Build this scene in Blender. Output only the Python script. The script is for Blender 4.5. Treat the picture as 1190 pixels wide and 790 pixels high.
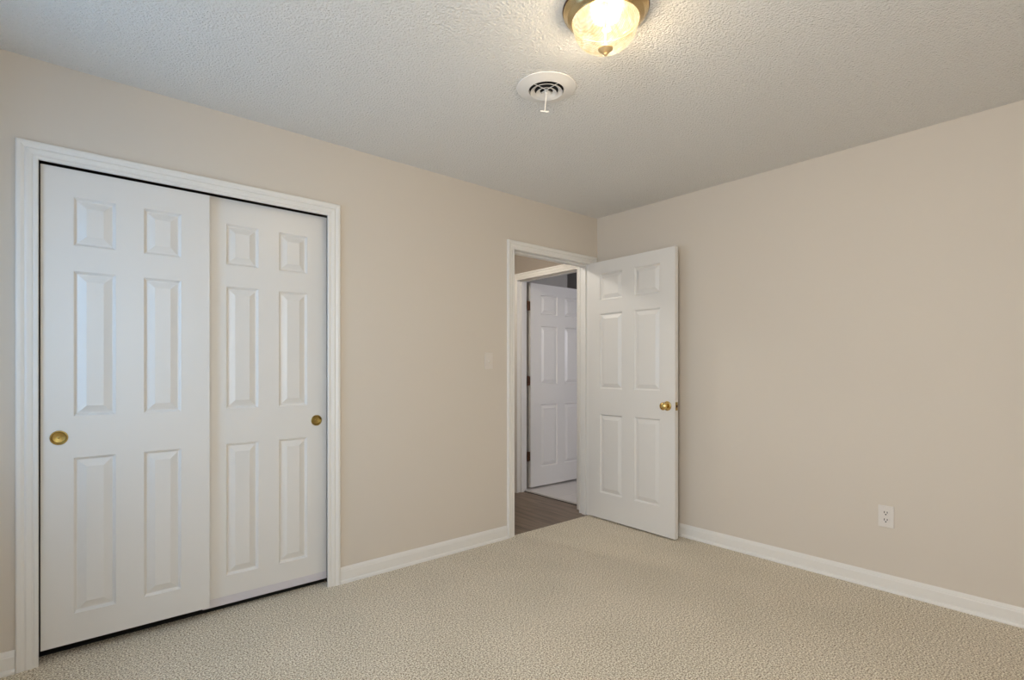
import bpy, bmesh, math
from math import pi, sin, cos, radians as R
from mathutils import Vector, Matrix

S = bpy.context.scene
COL = S.collection
for o in list(bpy.data.objects):
    bpy.data.objects.remove(o)

# ------------------------------------------------------------------ camera
cd = bpy.data.cameras.new('camera'); cam = bpy.data.objects.new('camera', cd); COL.objects.link(cam)
cd.sensor_width = 36.0; cd.lens = 36.0 * 613.58 / 1190.0; cd.shift_y = 34.16 / 1190.0
cd.clip_start = 0.02
cam.location = (-3.390, -2.856, 1.193)
cam.rotation_euler = (pi / 2, 0, -0.71073)
S.camera = cam

# ------------------------------------------------------------------ room numbers
H = 2.44                      # ceiling
XS = -3.82                    # side wall (with window)
YR = -3.42                    # rear wall (with window)
T = 0.115                     # wall thickness
WIN_S = (-1.10, -0.40, 0.75, 2.08)    # y0,y1,z0,z1 in the side wall
WIN_FILL = (-3.15, -2.15, 0.75, 2.08)    # unseen window added in the side wall to light the right wall
WIN_R = (-3.45, -2.55, 0.60, 2.08)    # x0,x1,z0,z1 in the rear wall
BW = (0.45, 1.15, 1.15, 2.05)         # bathroom window x0,x1,z0,z1
YB = -1.6                     # bathroom far end

# ------------------------------------------------------------------ world, light, exposure
w = bpy.data.worlds.new('world'); S.world = w; w.use_nodes = True
nt = w.node_tree
sky = nt.nodes.new('ShaderNodeTexSky'); sky.sky_type = 'NISHITA'; sky.sun_disc = False
sky.sun_elevation = R(40); sky.sun_rotation = R(20)
bg = nt.nodes['Background']; nt.links.new(sky.outputs[0], bg.inputs[0]); bg.inputs[1].default_value = 0.12

def area(name, loc, rot, sx, sy, power, color):
    l = bpy.data.lights.new(name, 'AREA'); l.shape = 'RECTANGLE'; l.size = sx; l.size_y = sy
    l.energy = power; l.color = color
    o = bpy.data.objects.new(name, l); COL.objects.link(o); o.location = loc; o.rotation_euler = rot
    return o
area('daylight_side_window', (XS - T - 0.12, (WIN_S[0] + WIN_S[1]) / 2, (WIN_S[2] + WIN_S[3]) / 2), (pi / 2, 0, -pi / 2),
     0.70, 1.4, 22, (0.36, 0.64, 1.0))
area('fill_second_side_window', (XS - T - 0.12, (WIN_FILL[0] + WIN_FILL[1]) / 2, (WIN_FILL[2] + WIN_FILL[3]) / 2), (pi / 2, 0, -pi / 2),
     1.0, 1.4, 70, (0.94, 0.93, 0.91))  # fill light behind the added window, brightens the right wall
area('daylight_rear_window', ((WIN_R[0] + WIN_R[1]) / 2, YR - T - 0.12, (WIN_R[2] + WIN_R[3]) / 2), (pi / 2, 0, 0),
     1.0, 1.6, 14, (0.92, 1.0, 1.0))
area('daylight_bathroom_window', ((BW[0] + BW[1]) / 2, YB - T - 0.1, (BW[2] + BW[3]) / 2), (pi / 2, 0, 0),
     0.8, 1.0, 37, (0.84, 0.86, 1.0))

S.view_settings.view_transform = 'Standard'; S.view_settings.look = 'None'
S.view_settings.gamma = 1.0; S.view_settings.use_curve_mapping = False
S.view_settings.exposure = 0.01
S.cycles.max_bounces = 14; S.cycles.diffuse_bounces = 8; S.cycles.transparent_max_bounces = 12

# ------------------------------------------------------------------ materials
def srgb(r, g, b):
    f = lambda c: (c / 255) / 12.92 if c / 255 <= 0.04045 else ((c / 255 + 0.055) / 1.055) ** 2.4
    return (f(r), f(g), f(b), 1)

def mat(name, color, rough=0.6, metal=0.0, spec=0.5):
    m = bpy.data.materials.new(name); m.use_nodes = True
    b = m.node_tree.nodes['Principled BSDF']
    b.inputs['Base Color'].default_value = color if len(color) == 4 else (*color, 1)
    b.inputs['Roughness'].default_value = rough; b.inputs['Metallic'].default_value = metal
    b.inputs['Specular IOR Level'].default_value = spec
    return m, m.node_tree, b

def N(nt, t, **kw):
    n = nt.nodes.new(t)
    for k, v in kw.items():
        if k in n.inputs: n.inputs[k].default_value = v
        else: setattr(n, k, v)
    return n

def coords(nt, scale=(1, 1, 1)):
    tc = N(nt, 'ShaderNodeTexCoord'); mp = N(nt, 'ShaderNodeMapping'); mp.inputs['Scale'].default_value = scale
    nt.links.new(tc.outputs['Object'], mp.inputs['Vector']); return mp.outputs[0]

def bump(nt, b, height, strength, dist):
    bp = N(nt, 'ShaderNodeBump'); bp.inputs['Strength'].default_value = strength; bp.inputs['Distance'].default_value = dist
    nt.links.new(height, bp.inputs['Height']); nt.links.new(bp.outputs[0], b.inputs['Normal'])

def ramp(nt, fac, stops):
    r = N(nt, 'ShaderNodeValToRGB'); e = r.color_ramp.elements
    while len(e) < len(stops): e.new(0.5)
    for el, (p, c) in zip(e, stops): el.position = p; el.color = c
    nt.links.new(fac, r.inputs[0]); return r.outputs[0]

def wall_mat(name, c):
    m, nt, b = mat(name, c, 0.62, spec=0.3)
    v = coords(nt)
    n = N(nt, 'ShaderNodeTexNoise', Scale=140.0, Detail=2.0); nt.links.new(v, n.inputs['Vector'])
    bump(nt, b, n.outputs[0], 0.25, 0.001)
    return m
M_WALL = wall_mat('beige_wall_paint', (0.66, 0.60, 0.525, 1))
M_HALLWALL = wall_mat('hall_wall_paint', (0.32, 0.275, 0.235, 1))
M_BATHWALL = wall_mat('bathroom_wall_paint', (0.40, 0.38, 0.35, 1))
M_CLOSET_SHADE = wall_mat('closet_shade_dark', (0.12, 0.11, 0.10, 1))  # dark colour stands in for the unlit closet interior

m, nt, b = mat('white_textured_ceiling', (0.81, 0.80, 0.775, 1), 0.8, spec=0.15); M_CEIL = m
v = coords(nt)
n1 = N(nt, 'ShaderNodeTexNoise', Scale=100.0, Detail=3.0, Roughness=0.6); nt.links.new(v, n1.inputs['Vector'])
n2 = N(nt, 'ShaderNodeTexVoronoi', Scale=110.0); nt.links.new(v, n2.inputs['Vector'])
mx = N(nt, 'ShaderNodeMath', operation='MULTIPLY_ADD'); nt.links.new(n2.outputs[0], mx.inputs[0]); mx.inputs[1].default_value = -0.35
nt.links.new(n1.outputs[0], mx.inputs[2])
bump(nt, b, mx.outputs[0], 1.0, 0.010)

m, nt, b = mat('white_semigloss_trim', (0.785, 0.765, 0.73, 1), 0.38, spec=0.5); M_TRIM = m
m, nt, b = mat('white_moulded_door', (0.755, 0.735, 0.705, 1), 0.32, spec=0.5); M_DOOR = m
v = coords(nt, (160, 160, 9))
n1 = N(nt, 'ShaderNodeTexNoise', Scale=1.0, Detail=3.0, Distortion=0.6); nt.links.new(v, n1.inputs['Vector'])
bump(nt, b, n1.outputs[0], 0.18, 0.0008)
M_PRIMER = mat('lilac_white_primer', (0.66, 0.63, 0.66, 1), 0.6)[0]

m, nt, b = mat('beige_loop_carpet', (0.4, 0.35, 0.28, 1), 0.95, spec=0.1); M_CARPET = m
v = coords(nt)
n1 = N(nt, 'ShaderNodeTexNoise', Scale=150.0, Detail=2.0, Roughness=0.7); nt.links.new(v, n1.inputs['Vector'])
n2 = N(nt, 'ShaderNodeTexNoise', Scale=2.2, Detail=3.0); nt.links.new(v, n2.inputs['Vector'])
c1 = ramp(nt, n1.outputs[0], [(0.38, (0.22, 0.175, 0.12, 1)), (0.5, (0.66, 0.575, 0.44, 1)), (0.62, (0.98, 0.93, 0.80, 1))])
c2 = ramp(nt, n2.outputs[0], [(0.3, (0.93, 0.93, 0.92, 1)), (0.7, (1.04, 1.03, 1.03, 1))])
mm = N(nt, 'ShaderNodeMix', data_type='RGBA', blend_type='MULTIPLY'); mm.inputs[0].default_value = 1
nt.links.new(c1, mm.inputs[6]); nt.links.new(c2, mm.inputs[7]); nt.links.new(mm.outputs[2], b.inputs['Base Color'])
bump(nt, b, n1.outputs[0], 0.5, 0.004)
b.inputs['Sheen Weight'].default_value = 0.15

m, nt, b = mat('brown_vinyl_plank', (0.12, 0.09, 0.07, 1), 0.42, spec=0.4); M_PLANK = m
tc = N(nt, 'ShaderNodeTexCoord'); mp = N(nt, 'ShaderNodeMapping'); mp.inputs['Rotation'].default_value = (0, 0, pi / 2)
nt.links.new(tc.outputs['Object'], mp.inputs['Vector'])
br = N(nt, 'ShaderNodeTexBrick', Scale=1.0); br.offset = 0.37
for k, x in {'Brick Width': 1.2, 'Row Height': 0.18, 'Mortar Size': 0.0012, 'Bias': 0.0}.items(): br.inputs[k].default_value = x
br.inputs['Color1'].default_value = (0.25, 0.185, 0.135, 1); br.inputs['Color2'].default_value = (0.165, 0.120, 0.087, 1)
br.inputs['Mortar'].default_value = (0.03, 0.022, 0.018, 1)
nt.links.new(mp.outputs[0], br.inputs['Vector'])
v = coords(nt, (26, 2.2, 1))
n1 = N(nt, 'ShaderNodeTexNoise', Scale=1.0, Detail=5.0, Distortion=0.4); nt.links.new(v, n1.inputs['Vector'])
c2 = ramp(nt, n1.outputs[0], [(0.3, (0.62, 0.6, 0.58, 1)), (0.7, (1.4, 1.4, 1.38, 1))])
mm = N(nt, 'ShaderNodeMix', data_type='RGBA', blend_type='MULTIPLY'); mm.inputs[0].default_value = 1
nt.links.new(br.outputs[0], mm.inputs[6]); nt.links.new(c2, mm.inputs[7]); nt.links.new(mm.outputs[2], b.inputs['Base Color'])
bump(nt, b, n1.outputs[0], 0.15, 0.001)

m, nt, b = mat('pale_bathroom_tile', (0.6, 0.58, 0.56, 1), 0.3); M_TILE = m
br = N(nt, 'ShaderNodeTexBrick', Scale=1.0); br.offset = 0.5
for k, x in {'Brick Width': 0.3, 'Row Height': 0.3, 'Mortar Size': 0.002}.items(): br.inputs[k].default_value = x
br.inputs['Color1'].default_value = (0.66, 0.63, 0.61, 1); br.inputs['Color2'].default_value = (0.60, 0.575, 0.56, 1)
br.inputs['Mortar'].default_value = (0.5, 0.48, 0.46, 1)
nt.links.new(coords(nt), br.inputs['Vector']); nt.links.new(br.outputs[0], b.inputs['Base Color'])

M_BRASS = mat('polished_brass', (0.72, 0.52, 0.20, 1), 0.22, 1.0)[0]
M_BRASS_OLD = mat('aged_brass', (0.42, 0.30, 0.10, 1), 0.28, 1.0)[0]
M_LAMPBRASS = mat('antique_brass', (0.62, 0.46, 0.24, 1), 0.25, 1.0)[0]
M_FINIAL = mat('satin_brass', (0.80, 0.58, 0.30, 1), 0.55, 0.6)[0]
M_BRONZE = mat('dark_bronze', (0.10, 0.045, 0.025, 1), 0.4, 0.7)[0]
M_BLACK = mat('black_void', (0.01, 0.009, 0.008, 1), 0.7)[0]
M_STEEL = mat('zinc_steel', (0.5, 0.5, 0.5, 1), 0.4, 1.0)[0]
M_PLASTIC = mat('ivory_white_plastic', (0.74, 0.70, 0.66, 1), 0.35)[0]
M_SWITCH = mat('beige_switch_plastic', (0.70, 0.645, 0.585, 1), 0.35)[0]
M_VENT = mat('white_enamelled_metal', (0.80, 0.78, 0.75, 1), 0.4)[0]
M_MARBLE = mat('pale_marble', (0.62, 0.59, 0.57, 1), 0.3)[0]

# window glass: thin, clear, with a faint reflection
m = bpy.data.materials.new('clear_window_glass'); m.use_nodes = True; nt = m.node_tree; nt.nodes.clear(); M_PANE = m
tr = N(nt, 'ShaderNodeBsdfTransparent'); gl = N(nt, 'ShaderNodeBsdfGlossy', Roughness=0.02); ms = N(nt, 'ShaderNodeMixShader')
ms.inputs[0].default_value = 0.06; out = N(nt, 'ShaderNodeOutputMaterial')
nt.links.new(tr.outputs[0], ms.inputs[1]); nt.links.new(gl.outputs[0], ms.inputs[2]); nt.links.new(ms.outputs[0], out.inputs[0])

# glowing pressed-glass bowl: floral swirls and ribs, lit from within by the bulbs
m = bpy.data.materials.new('pressed_glass_bowl'); m.use_nodes = True; nt = m.node_tree; nt.nodes.clear(); M_BOWL = m
tc = N(nt, 'ShaderNodeTexCoord')
nz = N(nt, 'ShaderNodeTexNoise', Scale=22.0, Detail=3.0, Distortion=1.4); nt.links.new(tc.outputs['Object'], nz.inputs['Vector'])
wv = N(nt, 'ShaderNodeTexWave', Scale=42.0, Distortion=6.0, Detail=2.0); nt.links.new(tc.outputs['Object'], wv.inputs['Vector'])
mul = N(nt, 'ShaderNodeMath', operation='MULTIPLY'); nt.links.new(nz.outputs[0], mul.inputs[0]); nt.links.new(wv.outputs[0], mul.inputs[1])
colr = ramp(nt, nz.outputs[0], [(0.30, (1.0, 0.72, 0.36, 1)), (0.5, (1.0, 0.87, 0.56, 1)), (0.72, (1, 0.95, 0.82, 1))])
em = N(nt, 'ShaderNodeEmission'); nt.links.new(colr, em.inputs[0])
st = N(nt, 'ShaderNodeMath', operation='MULTIPLY_ADD'); nt.links.new(mul.outputs[0], st.inputs[0]); st.inputs[1].default_value = 0.9; st.inputs[2].default_value = 0.85
nt.links.new(st.outputs[0], em.inputs[1])
tr = N(nt, 'ShaderNodeBsdfTransparent'); tr.inputs[0].default_value = (1, 0.93, 0.8, 1)
gl = N(nt, 'ShaderNodeBsdfGlossy', Roughness=0.12)
bp = N(nt, 'ShaderNodeBump', Strength=0.6, Distance=0.004); nt.links.new(wv.outputs[0], bp.inputs['Height']); nt.links.new(bp.outputs[0], gl.inputs['Normal'])
m1 = N(nt, 'ShaderNodeMixShader'); m1.inputs[0].default_value = 0.10; nt.links.new(tr.outputs[0], m1.inputs[1]); nt.links.new(gl.outputs[0], m1.inputs[2])
ad = N(nt, 'ShaderNodeMixShader'); ad.inputs[0].default_value = 0.55; nt.links.new(m1.outputs[0], ad.inputs[1]); nt.links.new(em.outputs[0], ad.inputs[2])
out = N(nt, 'ShaderNodeOutputMaterial'); nt.links.new(ad.outputs[0], out.inputs[0])

m = bpy.data.materials.new('lit_bulb'); m.use_nodes = True; nt = m.node_tree; nt.nodes.clear(); M_BULB = m
em = N(nt, 'ShaderNodeEmission', Strength=9.0); em.inputs[0].default_value = (1, 0.86, 0.66, 1)
tr = N(nt, 'ShaderNodeBsdfTransparent'); ms = N(nt, 'ShaderNodeMixShader'); ms.inputs[0].default_value = 0.2
nt.links.new(tr.outputs[0], ms.inputs[1]); nt.links.new(em.outputs[0], ms.inputs[2])
out = N(nt, 'ShaderNodeOutputMaterial'); nt.links.new(ms.outputs[0], out.inputs[0])

m = bpy.data.materials.new('hall_fill_shade'); m.use_nodes = True; nt = m.node_tree; nt.nodes.clear(); M_HALLSHADE = m
em = N(nt, 'ShaderNodeEmission', Strength=1.5); em.inputs[0].default_value = (1, 0.88, 0.72, 1)
out = N(nt, 'ShaderNodeOutputMaterial'); nt.links.new(em.outputs[0], out.inputs[0])

# ------------------------------------------------------------------ mesh helpers
def link(name, bm, material, parent=None, loc=None, rot=None, smooth=False, bevel=0.0):
    bmesh.ops.remove_doubles(bm, verts=bm.verts, dist=1e-6)
    bmesh.ops.recalc_face_normals(bm, faces=bm.faces)
    me = bpy.data.meshes.new(name); bm.to_mesh(me); bm.free()
    me.materials.append(material)
    o = bpy.data.objects.new(name, me); COL.objects.link(o)
    if parent: o.parent = parent
    if loc is not None: o.location = loc
    if rot is not None: o.rotation_euler = rot
    if smooth:
        for p in me.polygons: p.use_smooth = True
        me.set_sharp_from_angle(angle=R(35))
    if bevel:
        md = o.modifiers.new('bevel', 'BEVEL'); md.width = bevel; md.segments = 2; md.limit_method = 'ANGLE'; md.angle_limit = R(40)
    return o

def tag(o, label=None, cat=None, kind=None, group=None):
    if label: o['label'] = label
    if cat: o['category'] = cat
    if kind: o['kind'] = kind
    if group: o['group'] = group
    return o

def box(bm, x0, x1, y0, y1, z0, z1):
    v = [bm.verts.new((x, y, z)) for x in (x0, x1) for y in (y0, y1) for z in (z0, z1)]
    for f in ((0, 1, 3, 2), (4, 6, 7, 5), (0, 4, 5, 1), (2, 3, 7, 6), (0, 2, 6, 4), (1, 5, 7, 3)):
        bm.faces.new([v[i] for i in f])
    return bm

def boxes(*bs):
    bm = bmesh.new()
    for b_ in bs: box(bm, *b_)
    return bm

def lathe(bm, prof, seg=48, M=None, closed=False):
    """prof: (r, h) pairs about +Z; M places it."""
    M = M or Matrix.Identity(4)
    rings = []
    for r, h in prof:
        if r < 1e-6: rings.append([bm.verts.new(M @ Vector((0, 0, h)))])
        else: rings.append([bm.verts.new(M @ Vector((r * cos(2 * pi * i / seg), r * sin(2 * pi * i / seg), h))) for i in range(seg)])
    pairs = list(zip(rings, rings[1:])) + ([(rings[-1], rings[0])] if closed else [])
    for a, c in pairs:
        for i in range(seg):
            j = (i + 1) % seg
            if len(a) == 1 and len(c) == 1: continue
            if len(a) == 1: bm.faces.new((a[0], c[i], c[j]))
            elif len(c) == 1: bm.faces.new((a[i], a[j], c[0]))
            else: bm.faces.new((a[i], a[j], c[j], c[i]))
    return bm

def sweep(bm, rows):
    """rows: list of equal-length point rows (open profile along a path)."""
    vs = [[bm.verts.new(p) for p in r] for r in rows]
    for a, c in zip(vs, vs[1:]):
        for i in range(len(a)):
            j = (i + 1) % len(a)
            bm.faces.new((a[i], a[j], c[j], c[i]))
    bm.faces.new(vs[0]); bm.faces.new(list(reversed(vs[-1])))
    return bm

def plate_with_holes(us, zs, t, holes, P):
    """slab with rectangular holes; P(u, d, z) places a point; d = 0 front, t back."""
    us = sorted(set(us + [h[0] for h in holes] + [h[1] for h in holes]))
    zs = sorted(set(zs + [h[2] for h in holes] + [h[3] for h in holes]))
    bm = bmesh.new(); cache = {}
    def V(i, j, d):
        if (i, j, d) not in cache: cache[(i, j, d)] = bm.verts.new(P(us[i], d * t, zs[j]))
        return cache[(i, j, d)]
    def solid(i, j):
        if not (0 <= i < len(us) - 1 and 0 <= j < len(zs) - 1): return False
        u = (us[i] + us[i + 1]) / 2; z = (zs[j] + zs[j + 1]) / 2
        return not any(h[0] < u < h[1] and h[2] < z < h[3] for h in holes)
    for i in range(len(us) - 1):
        for j in range(len(zs) - 1):
            if not solid(i, j): continue
            for d in (0, 1):
                bm.faces.new((V(i, j, d), V(i + 1, j, d), V(i + 1, j + 1, d), V(i, j + 1, d)))
            if not solid(i - 1, j): bm.faces.new((V(i, j, 0), V(i, j, 1), V(i, j + 1, 1), V(i, j + 1, 0)))
            if not solid(i + 1, j): bm.faces.new((V(i + 1, j, 0), V(i + 1, j, 1), V(i + 1, j + 1, 1), V(i + 1, j + 1, 0)))
            if not solid(i, j - 1): bm.faces.new((V(i, j, 0), V(i, j, 1), V(i + 1, j, 1), V(i + 1, j, 0)))
            if not solid(i, j + 1): bm.faces.new((V(i, j + 1, 0), V(i, j + 1, 1), V(i + 1, j + 1, 1), V(i + 1, j + 1, 0)))
    return bm

# ------------------------------------------------------------------ openings
CL = (-3.462, -2.240)          # closet opening
CLZ = 2.095
DR = (-0.925, -0.075)          # doorway rough opening (jambs inside)
DRZ = 2.068
BD = (0.205, 1.005)            # bathroom doorway along y, in the wall x 0..T
BDZ = 2.070
LOW = -0.03                    # bottoms of the walls, a little under the carpet

# ------------------------------------------------------------------ walls
tag(link('wall_left', plate_with_holes([XS, 0.0], [LOW, H], T, [(CL[0], CL[1], LOW, CLZ), (DR[0], DR[1], LOW, DRZ)],
    lambda u, d, z: (u, d, z)), M_WALL), 'beige painted wall holding the closet and the hall doorway', 'wall', 'structure')
tag(link('wall_right', plate_with_holes([YR - T, 0.0], [LOW, H], T, [], lambda u, d, z: (d, u, z)), M_WALL),
    'plain beige painted wall behind the open door, with the power outlet', 'wall', 'structure')
tag(link('wall_side', plate_with_holes([YR - T, 0.0 + T], [LOW, H], T, [WIN_S, WIN_FILL], lambda u, d, z: (XS - d, u, z)), M_WALL),
    'beige wall outside the frame, with a window beside the closet and an added one', 'wall', 'structure')
tag(link('wall_rear', plate_with_holes([XS, 0.0], [LOW, H], T, [WIN_R], lambda u, d, z: (u, YR - d, z)), M_WALL),
    'beige wall with a window behind the camera', 'wall', 'structure')
# closet interior, its shade put into one dark colour
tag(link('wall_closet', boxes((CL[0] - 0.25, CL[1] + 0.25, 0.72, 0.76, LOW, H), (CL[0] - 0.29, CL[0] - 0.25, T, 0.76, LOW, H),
    (CL[1] + 0.25, CL[1] + 0.29, T, 0.76, LOW, H)), M_CLOSET_SHADE), 'closet inside walls behind the sliding doors, coloured dark for shade', 'wall', 'structure')
# hall: end wall continues the right wall and holds the bathroom doorway
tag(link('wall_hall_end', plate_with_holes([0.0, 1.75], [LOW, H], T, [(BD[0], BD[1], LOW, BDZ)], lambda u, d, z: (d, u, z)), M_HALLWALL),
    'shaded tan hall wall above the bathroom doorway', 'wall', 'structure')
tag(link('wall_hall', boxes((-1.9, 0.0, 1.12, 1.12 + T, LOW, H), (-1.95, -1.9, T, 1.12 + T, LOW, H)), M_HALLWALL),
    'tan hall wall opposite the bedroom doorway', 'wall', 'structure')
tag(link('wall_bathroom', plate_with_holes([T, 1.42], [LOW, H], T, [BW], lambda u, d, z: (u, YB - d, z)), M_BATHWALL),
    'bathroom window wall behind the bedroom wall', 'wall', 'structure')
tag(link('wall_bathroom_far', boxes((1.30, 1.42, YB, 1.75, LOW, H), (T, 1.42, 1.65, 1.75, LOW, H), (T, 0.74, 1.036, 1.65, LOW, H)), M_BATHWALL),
    'dim bathroom walls seen over the white bathroom door', 'wall', 'structure')

# ceiling and floors
tag(link('ceiling', boxes((XS, 0.0, YR, 0.0, H, H + 0.08)), M_CEIL), 'white textured bedroom ceiling', 'ceiling', 'structure')
tag(link('ceiling_hall', boxes((-1.95, 0.0, T, 1.12, H, H + 0.08), (CL[0] - 0.29, CL[1] + 0.29, T, 0.76, H, H + 0.08),
    (T, 1.30, YB, 1.65, H, H + 0.08)), M_CEIL), 'ceiling over the hall, the closet and the bathroom', 'ceiling', 'structure')
bm = boxes((XS, 0.0, YR, 0.0, -0.03, 0.0), (CL[0], CL[1], 0.0, 0.085, -0.03, 0.0),
           (DR[0], DR[1], 0.0, 0.012, -0.03, 0.0))
tag(link('floor', bm, M_CARPET), 'speckled beige bedroom carpet', 'carpet', 'structure')
tag(link('floor_closet', boxes((CL[0], CL[1], 0.085, T, -0.05, -0.022), (CL[0] - 0.25, CL[1] + 0.25, T, 0.72, -0.05, -0.022)), M_CLOSET_SHADE),
    'closet floor behind the carpet edge, its shade painted as a dark colour', 'floor', 'structure')
bm = boxes((DR[0], DR[1], 0.012, T, -0.03, -0.006), (-1.9, 0.0, T, 1.12, -0.03, -0.006), (0.0, 0.078, BD[0], BD[1], -0.03, -0.006))
tag(link('floor_hall', bm, M_PLANK), 'dark brown wood plank hall floor beyond the doorway', 'floor', 'structure')
tag(link('floor_bathroom', boxes((T, 1.30, YB, 1.65, -0.03, 0.004)), M_TILE), 'pale tiled bathroom floor under the white bathroom door', 'floor', 'structure')
bm = bmesh.new()
sweep(bm, [[(0.094, y, -0.02), (0.094, y, 0.004), (0.098, y, 0.010), (0.132, y, 0.010), (0.140, y, 0.004), (0.140, y, -0.02)] for y in (BD[0], BD[1])])
tag(link('threshold', bm, M_MARBLE), 'pale threshold strip between brown planks and bathroom tile', 'threshold', 'structure')

tag(link('floor_gap_shade', boxes((0.078, 0.094, BD[0], BD[1], -0.02, -0.004)), M_BLACK), 'narrow black strip painting the shade between the brown planks and the bathroom threshold', 'painted shade', 'structure')  # black strip painted in where the joint only lies in shade

# ------------------------------------------------------------------ casings, jambs, baseboards
CAS = [(0, 0), (0, .009), (.003, .012), (.011, .0125), (.013, .0105), (.016, .0105), (.019, .0130), (.032, .0160), (.036, .0150),
       (.0385, .0130), (.041, .0145), (.049, .0185), (.058, .0190), (.0615, .0175), (.063, .0150), (.064, 0)]
def casing(u0, u1, z0, z1, P, prof=CAS, maxr=None, wd=1.0):
    prof = [(o * wd, d) for o, d in prof]
    rows = [[P(u0 - o, d, z0) for o, d in prof], [P(u0 - o, d, z1 + o) for o, d in prof],
            [P(min(u1 + o, maxr) if maxr is not None else u1 + o, d, z1 + o) for o, d in prof],
            [P(min(u1 + o, maxr) if maxr is not None else u1 + o, d, z0) for o, d in prof]]
    return sweep(bmesh.new(), rows)
PA = lambda u, d, z: (u, -d, z)
CI = (-3.4475, -2.2685, 2.036)      # closet casing inner edges
tag(link('trim_1', casing(CI[0], CI[1], 0.0, CI[2], PA, wd=1.08), M_TRIM),
    'white grooved casing framing the sliding closet doors', 'door casing', 'structure')
DI = (-0.915, -0.085, 2.050)
tag(link('trim_2', casing(DI[0], DI[1], 0.0, DI[2], PA, maxr=-0.0225), M_TRIM),
    'white casing framing the hall doorway in the corner', 'door casing', 'structure')
# hall side of the same doorway
tag(link('trim_3', casing(DI[0], DI[1], -0.006, DI[2], lambda u, d, z: (u, T + d, z), maxr=-0.0225), M_TRIM),
    'white casing on the hall side of the bedroom doorway', 'door casing', 'structure')
# doorway jamb with stop
bm = boxes((DR[0], DI[0] - 0.003, 0.001, T - .001, -0.006, DRZ), (DI[1] + 0.003, DR[1], 0.001, T - .001, -0.006, DRZ),
           (DI[0] - 0.003, DI[1] + 0.003, 0.001, T - .001, DI[2] + 0.003, DRZ),
           (DI[0] - 0.003, DI[0] + 0.010, 0.045, 0.083, -0.006, DI[2] + 0.003), (DI[1] - 0.010, DI[1] + 0.003, 0.045, 0.083, -0.006, DI[2] + 0.003),
           (DI[0] + 0.010, DI[1] - 0.010, 0.045, 0.083, DI[2] - 0.010, DI[2] + 0.003))
tj = tag(link('trim_4', bm, M_TRIM, bevel=0.0012), 'white jamb and door stop lining the hall doorway', 'door jamb', 'structure')
bm = boxes((DI[0] - 0.0032, DI[0] - 0.0018, 0.002, 0.034, 0.905, 0.965))
box(bm, DI[0] - 0.0045, DI[0] - 0.0018, -0.0035, 0.002, 0.912, 0.958)
tag(link('strike_plate', bm, M_BRASS_OLD, parent=tj), 'small brass strike plate')
# bathroom doorway casing, seen across the hall
PB = lambda u, d, z: (-d, u, z)
BI = (BD[0] + .012, 0.993, 2.056)
tag(link('trim_5', casing(BI[0], BI[1], -0.006, BI[2], PB), M_TRIM), 'white casing around the bathroom doorway across the hall', 'door casing', 'structure')
bm = boxes((0.001, T - .001, BD[0], BI[0] - 0.003, -0.006, BDZ), (0.001, T - .001, BI[1] + 0.003, BD[1], -0.006, BDZ),
           (0.001, T - .001, BI[0] - 0.003, BI[1] + 0.003, BI[2] + 0.003, BDZ),
           (0.035, 0.070, BI[0] - 0.003, BI[0] + 0.010, -0.006, BI[2] + 0.003), (0.035, 0.070, BI[1] - 0.010, BI[1] + 0.003, -0.006, BI[2] + 0.003),
           (0.035, 0.070, BI[0] + 0.010, BI[1] - 0.010, BI[2] - 0.010, BI[2] + 0.003))
tag(link('trim_6', bm, M_TRIM, bevel=0.0012), 'white jamb carrying the dark hinges of the bathroom door', 'door jamb', 'structure')
# closet side jambs and head, set back behind the casing
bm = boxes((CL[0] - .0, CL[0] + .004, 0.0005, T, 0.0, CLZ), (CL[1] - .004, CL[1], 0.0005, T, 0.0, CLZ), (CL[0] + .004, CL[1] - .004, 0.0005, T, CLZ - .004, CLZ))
tag(link('trim_7', bm, M_CLOSET_SHADE), 'thin lining inside the closet opening, painted dark as shade', 'door jamb', 'structure')

BB = [(0, 0), (.0205, 0), (.0205, .006), (.018, .014), (.0125, .019), (.0125, .066), (.0105, .071), (.0105, .075), (.006, .084), (.0035, .089), (0, .089)]
def base(name, a, c, P, label):
    rows = [[P(u, d, z) for d, z in BB] for u in (a, c)]
    tag(link(name, sweep(bmesh.new(), rows), M_TRIM), label, 'baseboard', 'structure')
base('baseboard_left', CI[1] + 0.0692, DI[0] - 0.0642, PA, 'white baseboard between the closet and the hall doorway')
base('baseboard_corner', XS + .0206, CI[0] - 0.0692, PA, 'short white baseboard left of the closet casing')
base('baseboard_right', YR + .0206, 0.0 - 0.0205, lambda u, d, z: (-d, u, z), 'long white baseboard along the plain right wall')
base('baseboard_side', YR + .0206, 0.0, lambda u, d, z: (XS + d, u, z), 'white baseboard under the side window')
base('baseboard_rear', XS, 0.0, lambda u, d, z: (u, YR + d, z), 'white baseboard under the rear window')

# ------------------------------------------------------------------ six-panel doors
PANEL = [(0, 0), (.0012, .0030), (.0045, .0052), (.0085, .0112), (.0125, .0118), (.0390, .0020), (.0415, .0010)]
def panel_mesh(x0, x1, z0, z1, t):
    bm = bmesh.new(); k = min(1.0, (x1 - x0) * 0.30 / .042)
    for s in (0, 1):
        prev = None
        for o, d in PANEL:
            o *= k; y = d if s == 0 else t - d
            ring = [bm.verts.new(p) for p in ((x0 + o, y, z0 + o), (x1 - o, y, z0 + o), (x1 - o, y, z1 - o), (x0 + o, y, z1 - o))]
            if prev:
                for i in range(4): bm.faces.new((prev[i], prev[(i + 1) % 4], ring[(i + 1) % 4], ring[i]))
            prev = ring
        bm.faces.new(prev)
    return bm

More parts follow.
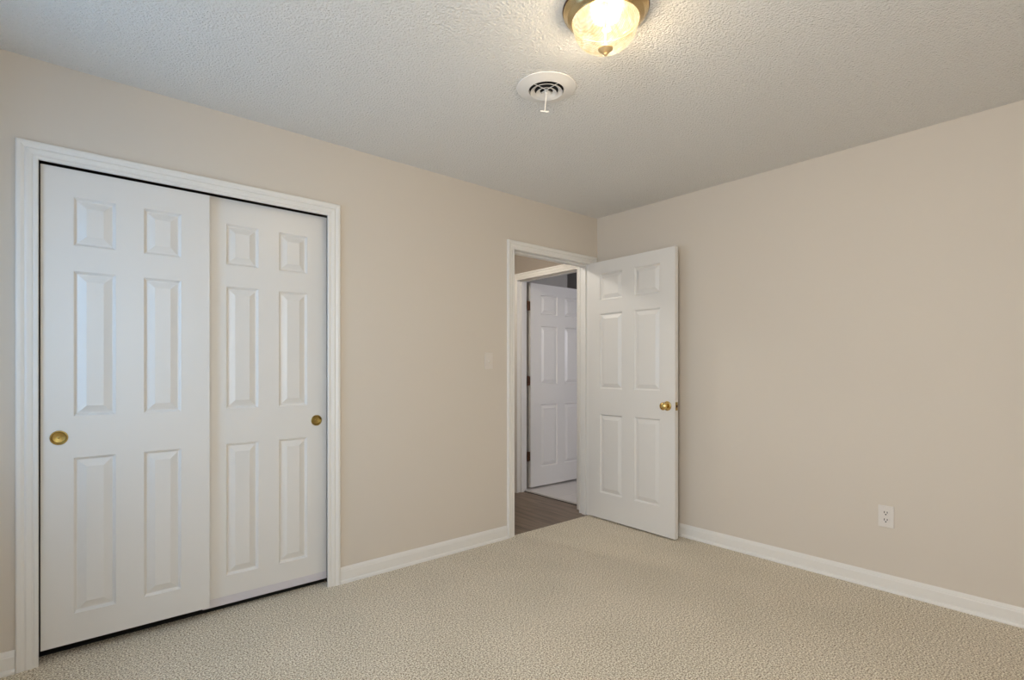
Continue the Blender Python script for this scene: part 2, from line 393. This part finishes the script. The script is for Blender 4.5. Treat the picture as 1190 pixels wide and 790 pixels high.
def leaf_mesh(w, h, t, rects, pull=None, pr=0.0265):
    holes = [(a, b_, c, d) for a, b_, c, d in rects]
    if pull:
        q = 0.034; holes.append((pull[0] - q, pull[0] + q, pull[1] - q, pull[1] + q))
    xs = [0.0, w]; zs = [0.0, h]
    bm = plate_with_holes(xs, zs, t, holes, lambda u, d, z: (u, d, z))
    # the panels close the rectangular holes, so drop the inner hole walls
    bm.faces.ensure_lookup_table()
    dele = []
    for f in bm.faces:
        c = f.calc_center_median()
        if 1e-4 < c.x < w - 1e-4 and 1e-4 < c.z < h - 1e-4 and 1e-4 < c.y < t - 1e-4: dele.append(f)
    bmesh.ops.delete(bm, geom=dele, context='FACES')
    if pull:
        q = 0.034; n = 32
        for y in (0, t):
            cs = [bm.verts.new((pull[0] + sx * q, y, pull[1] + sz * q)) for sx, sz in ((1, 1), (-1, 1), (-1, -1), (1, -1))]
            if y == t: bm.faces.new(cs); continue
            ci = [bm.verts.new((pull[0] + pr * cos(2 * pi * i / n), y, pull[1] + pr * sin(2 * pi * i / n))) for i in range(n)]
            def quad_of(i): return int(((i + .0) % n) / (n / 4))
            for i in range(n):
                j = (i + 1) % n; k = quad_of(i)
                bm.faces.new((ci[i], ci[j], cs[k]))
            for k in range(4):
                i = int((k + 1) * n / 4) % n
                bm.faces.new((ci[i], cs[(k + 1) % 4], cs[k]))
    return bm

def six_panel(name, w, h, t, xcols, zrows, loc, rot, label, pull=None):
    rects = [(a, b_, c, d) for a, b_ in xcols for c, d in zrows]
    o = link(name, leaf_mesh(w, h, t, rects, pull), M_DOOR, loc=loc, rot=rot)
    tag(o, label, 'door', 'structure')
    for r in rects: link('panel', panel_mesh(*r, t), M_DOOR, parent=o)
    return o

def finger_pull(parent, x, z):
    Mx = Matrix.Translation((x, 0, z)) @ Matrix.Rotation(pi / 2, 4, 'X')      # +Z of the lathe points to -Y (into the room)
    bm = lathe(bmesh.new(), [(.0262, -.001), (.0295, .0004), (.0295, .0016), (.0280, .0030), (.0258, .0032), (.0240, .0020), (.0225, -.004), (.0210, -.0085),
                    (.0120, -.0105), (.0, -.0110)], 48, Mx)
    o = link('finger_pull', bm, M_BRASS_OLD, parent=parent, smooth=True)
    tag(o, 'round brass recessed finger pull')
    bm = lathe(bmesh.new(), [(.0055, -.0112), (.0055, -.0095), (.0035, -.0085), (0, -.0083)], 20, Mx)
    link('screw_cap', bm, M_BRASS_OLD, parent=o, smooth=True)
    return o

ZR = [(.172, .824), (.998, 1.604), (1.712, 1.914)]
def rows(z0): return [(a - z0, b_ - z0) for a, b_ in ZR]
# closet, front leaf (left) and rear leaf (right)
W = 0.606
c0 = (.104, .245), (.346, .489)
zb = .050
d1 = six_panel('door_1', W, 2.027 - zb, .030, c0, rows(zb), (-3.4425, .012, zb), None,
               'front sliding closet door on the left, white with six moulded panels', pull=(.057, .911 - zb))
finger_pull(d1, .057, .911 - zb)
zb = .032
d2 = six_panel('door_2', W, 2.037 - zb, .030, ((.102, .251), (.352, .499)), rows(zb), (-2.2535 - W, .047, zb), None,
               'rear sliding closet door on the right, white, half behind the front one', pull=(.549, .913 - zb))
finger_pull(d2, .549, .913 - zb)
s = link('bottom_strip', boxes((0.0, W, -.0012, 0.0005, 0.0, .040)), M_PRIMER, parent=d2); tag(s, 'lilac-grey strip along the bottom edge')
# closet track behind the head casing, and floor guide
bm = boxes((CL[0] + .004, CL[1] - .004, .008, .080, CLZ - .012, CLZ - .004), (CL[0] + .004, CL[1] - .004, .0425, .0455, CLZ - .040, CLZ - .012),
           (CL[0] + .004, CL[1] - .004, .078, .082, CLZ - .040, CLZ - .012))
tag(link('closet_track', bm, M_BRONZE), 'metal sliding track at the top of the closet opening, darkened for shade', 'door track')  # steel track coloured dark so the gap above the doors looks shaded

# room door: hall face towards the camera
hx, hy = -.1137, -.0101
ang = math.atan2(-.8178 + .0101, -.1426 + .1137)          # along the leaf, away from the hinge
DW, DT, DZ = .808, .035, .012
ZR2 = [(.215, .838), (1.040, 1.634), (1.742, 1.952)]
d3 = six_panel('door_3', DW, 2.050 - DZ, DT, ((.117, .340), (.457, .684)), [(a - DZ, b_ - DZ) for a, b_ in ZR2],
               (hx, hy, DZ), (0, 0, ang), 'open white six-panel bedroom door with brass knob, beside the hall doorway')
def knob_set(parent, x, z, t):
    for sgn, y in ((1, 0.0), (-1, t)):
        Mx = Matrix.Translation((x, y, z)) @ Matrix.Rotation(sgn * pi / 2, 4, 'X')
        o = link('rose', lathe(bmesh.new(), [(.0, .0), (.0325, .0), (.0335, .002), (.031, .006), (.022, .009), (.014, .010), (.0, .010)], 40, Mx), M_BRASS, parent=parent, smooth=True)
        k = link('knob', lathe(bmesh.new(), [(0, .009), (.0115, .009), (.0100, .018), (.0105, .026), (.0170, .033), (.0245, .040), (.0275, .048), (.0265, .056), (.0200, .0625), (.0110, .0655), (.0100, .0640), (0, .0640)], 40, Mx), M_BRASS, parent=parent, smooth=True)
        tag(k, 'polished brass door knob')
knob_set(d3, DW - .062, .936 - DZ, DT)
lp = link('latch_plate', boxes((DW - .0005, DW + .0015, .005, .030, .936 - DZ - .029, .936 - DZ + .029)), M_BRASS_OLD, parent=d3)
bm = sweep(bmesh.new(), [[(DW + .0015, .011, z), (DW + .0125, .012, z), (DW + .0015, .024, z)] for z in (.936 - DZ - .008, .936 - DZ + .008)])
tag(link('latch_bolt', bm, M_BRONZE, parent=lp), 'dark latch bolt')
def hinge(parent, p, z, m, r=.0065, lx=None):
    bm = bmesh.new()
    for k in range(5): lathe(bm, [(0, z - .045 + k * .018 + .0005), (r, z - .045 + k * .018 + .0005), (r, z - .027 + k * .018 - .0005), (0, z - .027 + k * .018 - .0005)], 16, Matrix.Translation((p[0], p[1], 0)))
    lathe(bm, [(0, z + .045), (r * .8, z + .045), (r * .8, z + .048), (0, z + .051)], 16, Matrix.Translation((p[0], p[1], 0)))
    lathe(bm, [(0, z - .045), (r * .8, z - .045), (r * .8, z - .048), (0, z - .051)], 16, Matrix.Translation((p[0], p[1], 0)))
    if lx: box(bm, *lx, z - .045, z + .045)
    return link('hinge', bm, m, parent=parent, smooth=True)
for z in (.22, 1.02, 1.83): hinge(d3, (-.001, DT + .0065), z, M_BRASS_OLD, .0055)

# bathroom door, opened into the bathroom
BW_, BZ = .84, .022
ZR3 = [(.212, .840), (1.044, 1.631), (1.748, 1.945)]
d4 = six_panel('door_4', BW_, 2.052 - BZ, .035, ((.137, .372), (.478, .708)), [(a - BZ, b_ - BZ) for a, b_ in ZR3],
               (.166, .992, BZ), (0, 0, R(-1.2)), 'white six-panel bathroom door standing open across the hall')
for z in (.332, 1.080, 1.823): hinge(d4, (-.030, .004), z - BZ, M_BRONZE, .0075, (-.038, .0, .006, .009))
knob_set(d4, BW_ - .062, .93 - BZ, .035)

# ------------------------------------------------------------------ windows (side, rear, bathroom)
def window(name, a, c, z0, z1, P, label):
    rootbm = bmesh.new()
    def B(bm, u0, u1, d0, d1, zz0, zz1):
        p, q = P(u0, d0, zz0), P(u1, d1, zz1)
        box(bm, min(p[0], q[0]), max(p[0], q[0]), min(p[1], q[1]), max(p[1], q[1]), zz0, zz1)
    fr = .035
    for r in ((a, a + fr), (c - fr, c)): B(rootbm, *r, .02, T - .005, z0, z1)
    for r in ((z0, z0 + fr), (z1 - fr, z1)): B(rootbm, a + fr, c - fr, .02, T - .005, *r)
    root = tag(link(name, rootbm, M_TRIM), label, 'window', 'structure')
    zm = (z0 + z1) / 2
    for lo, hi, d in ((z0 + fr, zm + .018, .045), (zm - .018, z1 - fr, .075)):
        bm = bmesh.new(); sw = .038
        for r in ((a + fr, a + fr + sw), (c - fr - sw, c - fr)): B(bm, *r, d, d + .028, lo, hi)
        for r in ((lo, lo + sw), (hi - sw, hi)): B(bm, a + fr + sw, c - fr - sw, d, d + .028, *r)
        o = link('sash', bm, M_TRIM, parent=root)
        bm = bmesh.new(); B(bm, a + fr + sw, c - fr - sw, d + .012, d + .015, lo + sw, hi - sw)
        link('pane', bm, M_PANE, parent=o)
    bm = bmesh.new(); B(bm, a - .07, c + .07, -.035, .02, z0 - .022, z0)
    link('sill', bm, M_TRIM, parent=root)
    bm = bmesh.new()
    for r in ((a - .06, a), (c, c + .06)): B(bm, *r, -.015, 0.0, z0, z1 + .06)
    B(bm, a, c, -.015, 0.0, z1, z1 + .06)
    link('casing', bm, M_TRIM, parent=root)
window('window_1', *WIN_S, lambda u, d, z: (XS - d, u, z), 'white sash window in the side wall beside the closet')
window('fill_window_4', *WIN_FILL, lambda u, d, z: (XS - d, u, z), 'unseen white sash window added in the side wall to light the right wall')
window('window_2', *WIN_R, lambda u, d, z: (u, YR - d, z), 'white sash window in the wall behind the camera')
window('window_3', *BW, lambda u, d, z: (u, YB - d, z), 'small white sash window at the end of the bathroom')

# ------------------------------------------------------------------ ceiling light
def empty(name, loc, rot=(0, 0, 0)):
    o = bpy.data.objects.new(name, None); COL.objects.link(o); o.location = loc; o.rotation_euler = rot; o.empty_display_size = .05; return o
L = tag(empty('ceiling_light', (-1.950, -1.680, H)), 'brass flush-mount light with a glowing pressed-glass bowl and finial', 'ceiling light')
link('canopy', lathe(bmesh.new(), [(0, -.0002), (.138, -.0002), (.1455, -.004), (.1465, -.009), (.1440, -.014), (.1370, -.020), (.1345, -.027), (.1290, -.034), (.1215, -.039),
     (.1185, -.0425), (.1160, -.0430), (.1140, -.0400), (.1140, -.028), (0, -.024)], 96), M_LAMPBRASS, parent=L, smooth=True)
link('shadow_gap_ring', lathe(bmesh.new(), [(.1300, -.0001), (.1485, -.0001), (.1490, -.0030), (.1480, -.0060), (.1300, -.0060)], 96, closed=True), M_BRONZE, parent=L, smooth=True)  # dark ring paints the shadow gap around the canopy edge
prof = [(.1135, -.030), (.1155, -.0390), (.1150, -.0440), (.1120, -.0480), (.1115, -.0520)]
for k in range(1, 15):
    a = k / 15 * pi / 2
    prof.append((.1115 * cos(a) ** .78, -.052 - .084 * sin(a)))
prof += [(.006, -.1362)]
inner = [(max(r - .0030, .006), h + .0022) for r, h in reversed(prof)]
bowl = link('glass_bowl', lathe(bmesh.new(), prof + inner, 96, closed=True), M_BOWL, parent=L, smooth=True)
link('finial', lathe(bmesh.new(), [(0, -.1300), (.0200, -.1325), (.0255, -.1350), (.0250, -.1385), (.0190, -.1440), (.0100, -.1480), (.0060, -.1495), (.0075, -.1520), (.0078, -.1550), (.0050, -.1585), (0, -.1595)], 40),
     M_FINIAL, parent=L, smooth=True)
for k in range(2):
    a = R(35) + k * pi
    Mx = Matrix.Translation((.055 * cos(a), .055 * sin(a), -.072))
    bm = bmesh.new(); bmesh.ops.create_uvsphere(bm, u_segments=24, v_segments=16, radius=.026, matrix=Mx @ Matrix.Diagonal((1, 1, 1.15, 1)))
    sk = link('socket', lathe(bmesh.new(), [(0, -.024), (.015, -.024), (.015, -.036), (0, -.036)], 20, Matrix.Translation((.055 * cos(a), .055 * sin(a), 0))), M_PLASTIC, parent=L)
    link('bulb', bm, M_BULB, parent=sk, smooth=True)
    pl = bpy.data.lights.new('bulb_light', 'POINT'); pl.energy = 27; pl.color = (1, .92, .82); pl.shadow_soft_size = .05
    po = bpy.data.objects.new('bulb_light', pl); COL.objects.link(po); po.location = (-1.950 + .055 * cos(a), -1.680 + .055 * sin(a), H - .075)
link('shade_rod', lathe(bmesh.new(), [(0, -.024), (.003, -.024), (.003, -.134), (0, -.134)], 12), M_LAMPBRASS, parent=L)

# unseen small light added on the hall ceiling to brighten the hall
HL = tag(empty('hall_fill_light', (-1.05, .62, H)), 'unseen small white dome light added to brighten the hall', 'ceiling light')
link('base', lathe(bmesh.new(), [(0, -.0002), (.125, -.0002), (.130, -.006), (.125, -.022), (0, -.020)], 48), M_VENT, parent=HL, smooth=True)
link('shade', lathe(bmesh.new(), [(.118, -.021), (.112, -.045), (.090, -.070), (.050, -.086), (0, -.090)], 48), M_HALLSHADE, parent=HL, smooth=True)
pl = bpy.data.lights.new('hall_fill_point', 'POINT'); pl.energy = 21; pl.color = (1, .94, .83); pl.shadow_soft_size = .06
po = bpy.data.objects.new('hall_fill_point', pl); COL.objects.link(po); po.location = (-1.05, .62, H - .13)

# ------------------------------------------------------------------ round ceiling vent
V_ = tag(empty('ceiling_vent', (-1.752, -1.186, H)), 'round white ceiling air vent with louvre rings and a hanging wand', 'air vent')
link('flange', lathe(bmesh.new(), [(.0770, -.0005), (.1270, -.0005), (.1310, -.0030), (.1295, -.0055), (.1100, -.0090), (.0850, -.0165), (.0790, -.0170), (.0770, -.0150)], 72, closed=True), M_VENT, parent=V_, smooth=True)
link('duct_opening', lathe(bmesh.new(), [(0, -.0008), (.0768, -.0008), (.0768, -.0018), (0, -.0018)], 48), M_BLACK, parent=V_)
for ro, ri, zo, zi in ((.0705, .0530, -.0240, -.0150), (.0455, .0290, -.0270, -.0180), (.0200, .0080, -.0280, -.0210)):
    link('louvre_ring', lathe(bmesh.new(), [(ro, zo), (ri, zi), (ri - .001, zi + .0010), (ri - .0005, zi + .002), (ro - .002, zo + .0025), (ro, zo + .0015)], 64, closed=True), M_VENT, parent=V_, smooth=True)
bm = boxes((-.0768, .0768, -.0012, .0012, -.0130, -.0100), (-.0012, .0012, -.0768, .0768, -.0129, -.0101))
link('spoke', bm, M_VENT, parent=V_)
link('hub', lathe(bmesh.new(), [(0, -.0120), (.0085, -.0120), (.0085, -.0270), (.0060, -.0300), (0, -.0300)], 24), M_VENT, parent=V_, smooth=True)
wd = link('wand', lathe(bmesh.new(), [(0, 0), (.0023, 0), (.0023, -.083), (0, -.083)], 12), M_VENT, parent=V_, loc=(0, 0, -.0295), rot=(R(-2), R(9), 0), smooth=True)
tag(wd, 'thin white pull wand')
bm = lathe(bmesh.new(), [(0, -.019), (.0028, -.019), (.0034, 0), (.0028, .019), (0, .019)], 12, Matrix.Translation((0, 0, -.084)) @ Matrix.Rotation(-.71, 4, 'Z') @ Matrix.Rotation(pi / 2, 4, 'Y'))
link('crossbar', bm, M_VENT, parent=wd, smooth=True)

# ------------------------------------------------------------------ light switch (closet wall)
def rounded_plate(w_, h_, t_, r_=.004):
    bm = boxes((-w_ / 2, w_ / 2, -t_, 0, -h_ / 2, h_ / 2))
    return bm
sw = tag(empty('light_switch', (-1.145, 0, 1.252)), 'small beige toggle light switch left of the hall doorway', 'light switch')
link('plate', rounded_plate(.070, .115, .006), M_SWITCH, parent=sw, bevel=.0025)
bm = boxes((-.0055, .0055, -.0072, -.0055, -.0125, .0125)); link('toggle_frame', bm, M_SWITCH, parent=sw)
bm = sweep(bmesh.new(), [[(x, -.006, -.008), (x, -.0165, -.0105), (x, -.0170, -.0065), (x, -.006, .004)] for x in (-.0038, .0038)])
link('toggle', bm, M_SWITCH, parent=sw)
for z in (-.030, .030):
    link('screw', lathe(bmesh.new(), [(0, .0055), (.0032, .0055), (.0028, .0072), (0, .0076)], 16, Matrix.Translation((0, 0, z)) @ Matrix.Rotation(pi / 2, 4, 'X')), M_SWITCH, parent=sw, smooth=True)

# ------------------------------------------------------------------ duplex outlet (right wall)
ou = tag(empty('power_outlet', (0, -2.014, .400), (0, 0, -pi / 2)), 'white duplex power outlet low on the right wall', 'power outlet')
link('plate', rounded_plate(.072, .116, .0065), M_PLASTIC, parent=ou, bevel=.0025)
for z in (.0195, -.0195):
    bm = lathe(bmesh.new(), [(0, .006), (.0172, .006), (.0172, .0085), (.0165, .0090), (0, .0090)], 40, Matrix.Translation((0, 0, z)) @ Matrix.Rotation(pi / 2, 4, 'X'))
    for vv in bm.verts:
        vv.co.z = max(min(vv.co.z, z + .0140), z - .0140)
    rc = link('receptacle', bm, M_PLASTIC, parent=ou)
    for x, hh in ((-.0065, .0056), (.0065, .0048)):
        link('slot', boxes((x - .0017, x + .0017, -.0093, -.0085, z + .0035 - hh, z + .0035 + hh)), M_BLACK, parent=rc)
    link('ground_hole', lathe(bmesh.new(), [(0, .0085), (.0034, .0085), (.0034, .0093), (0, .0093)], 16, Matrix.Translation((0, 0, z - .0080)) @ Matrix.Rotation(pi / 2, 4, 'X')), M_BLACK, parent=rc)
link('screw', lathe(bmesh.new(), [(0, .0055), (.0032, .0055), (.0028, .0076), (0, .0080)], 16, Matrix.Rotation(pi / 2, 4, 'X')), M_PLASTIC, parent=ou, smooth=True)
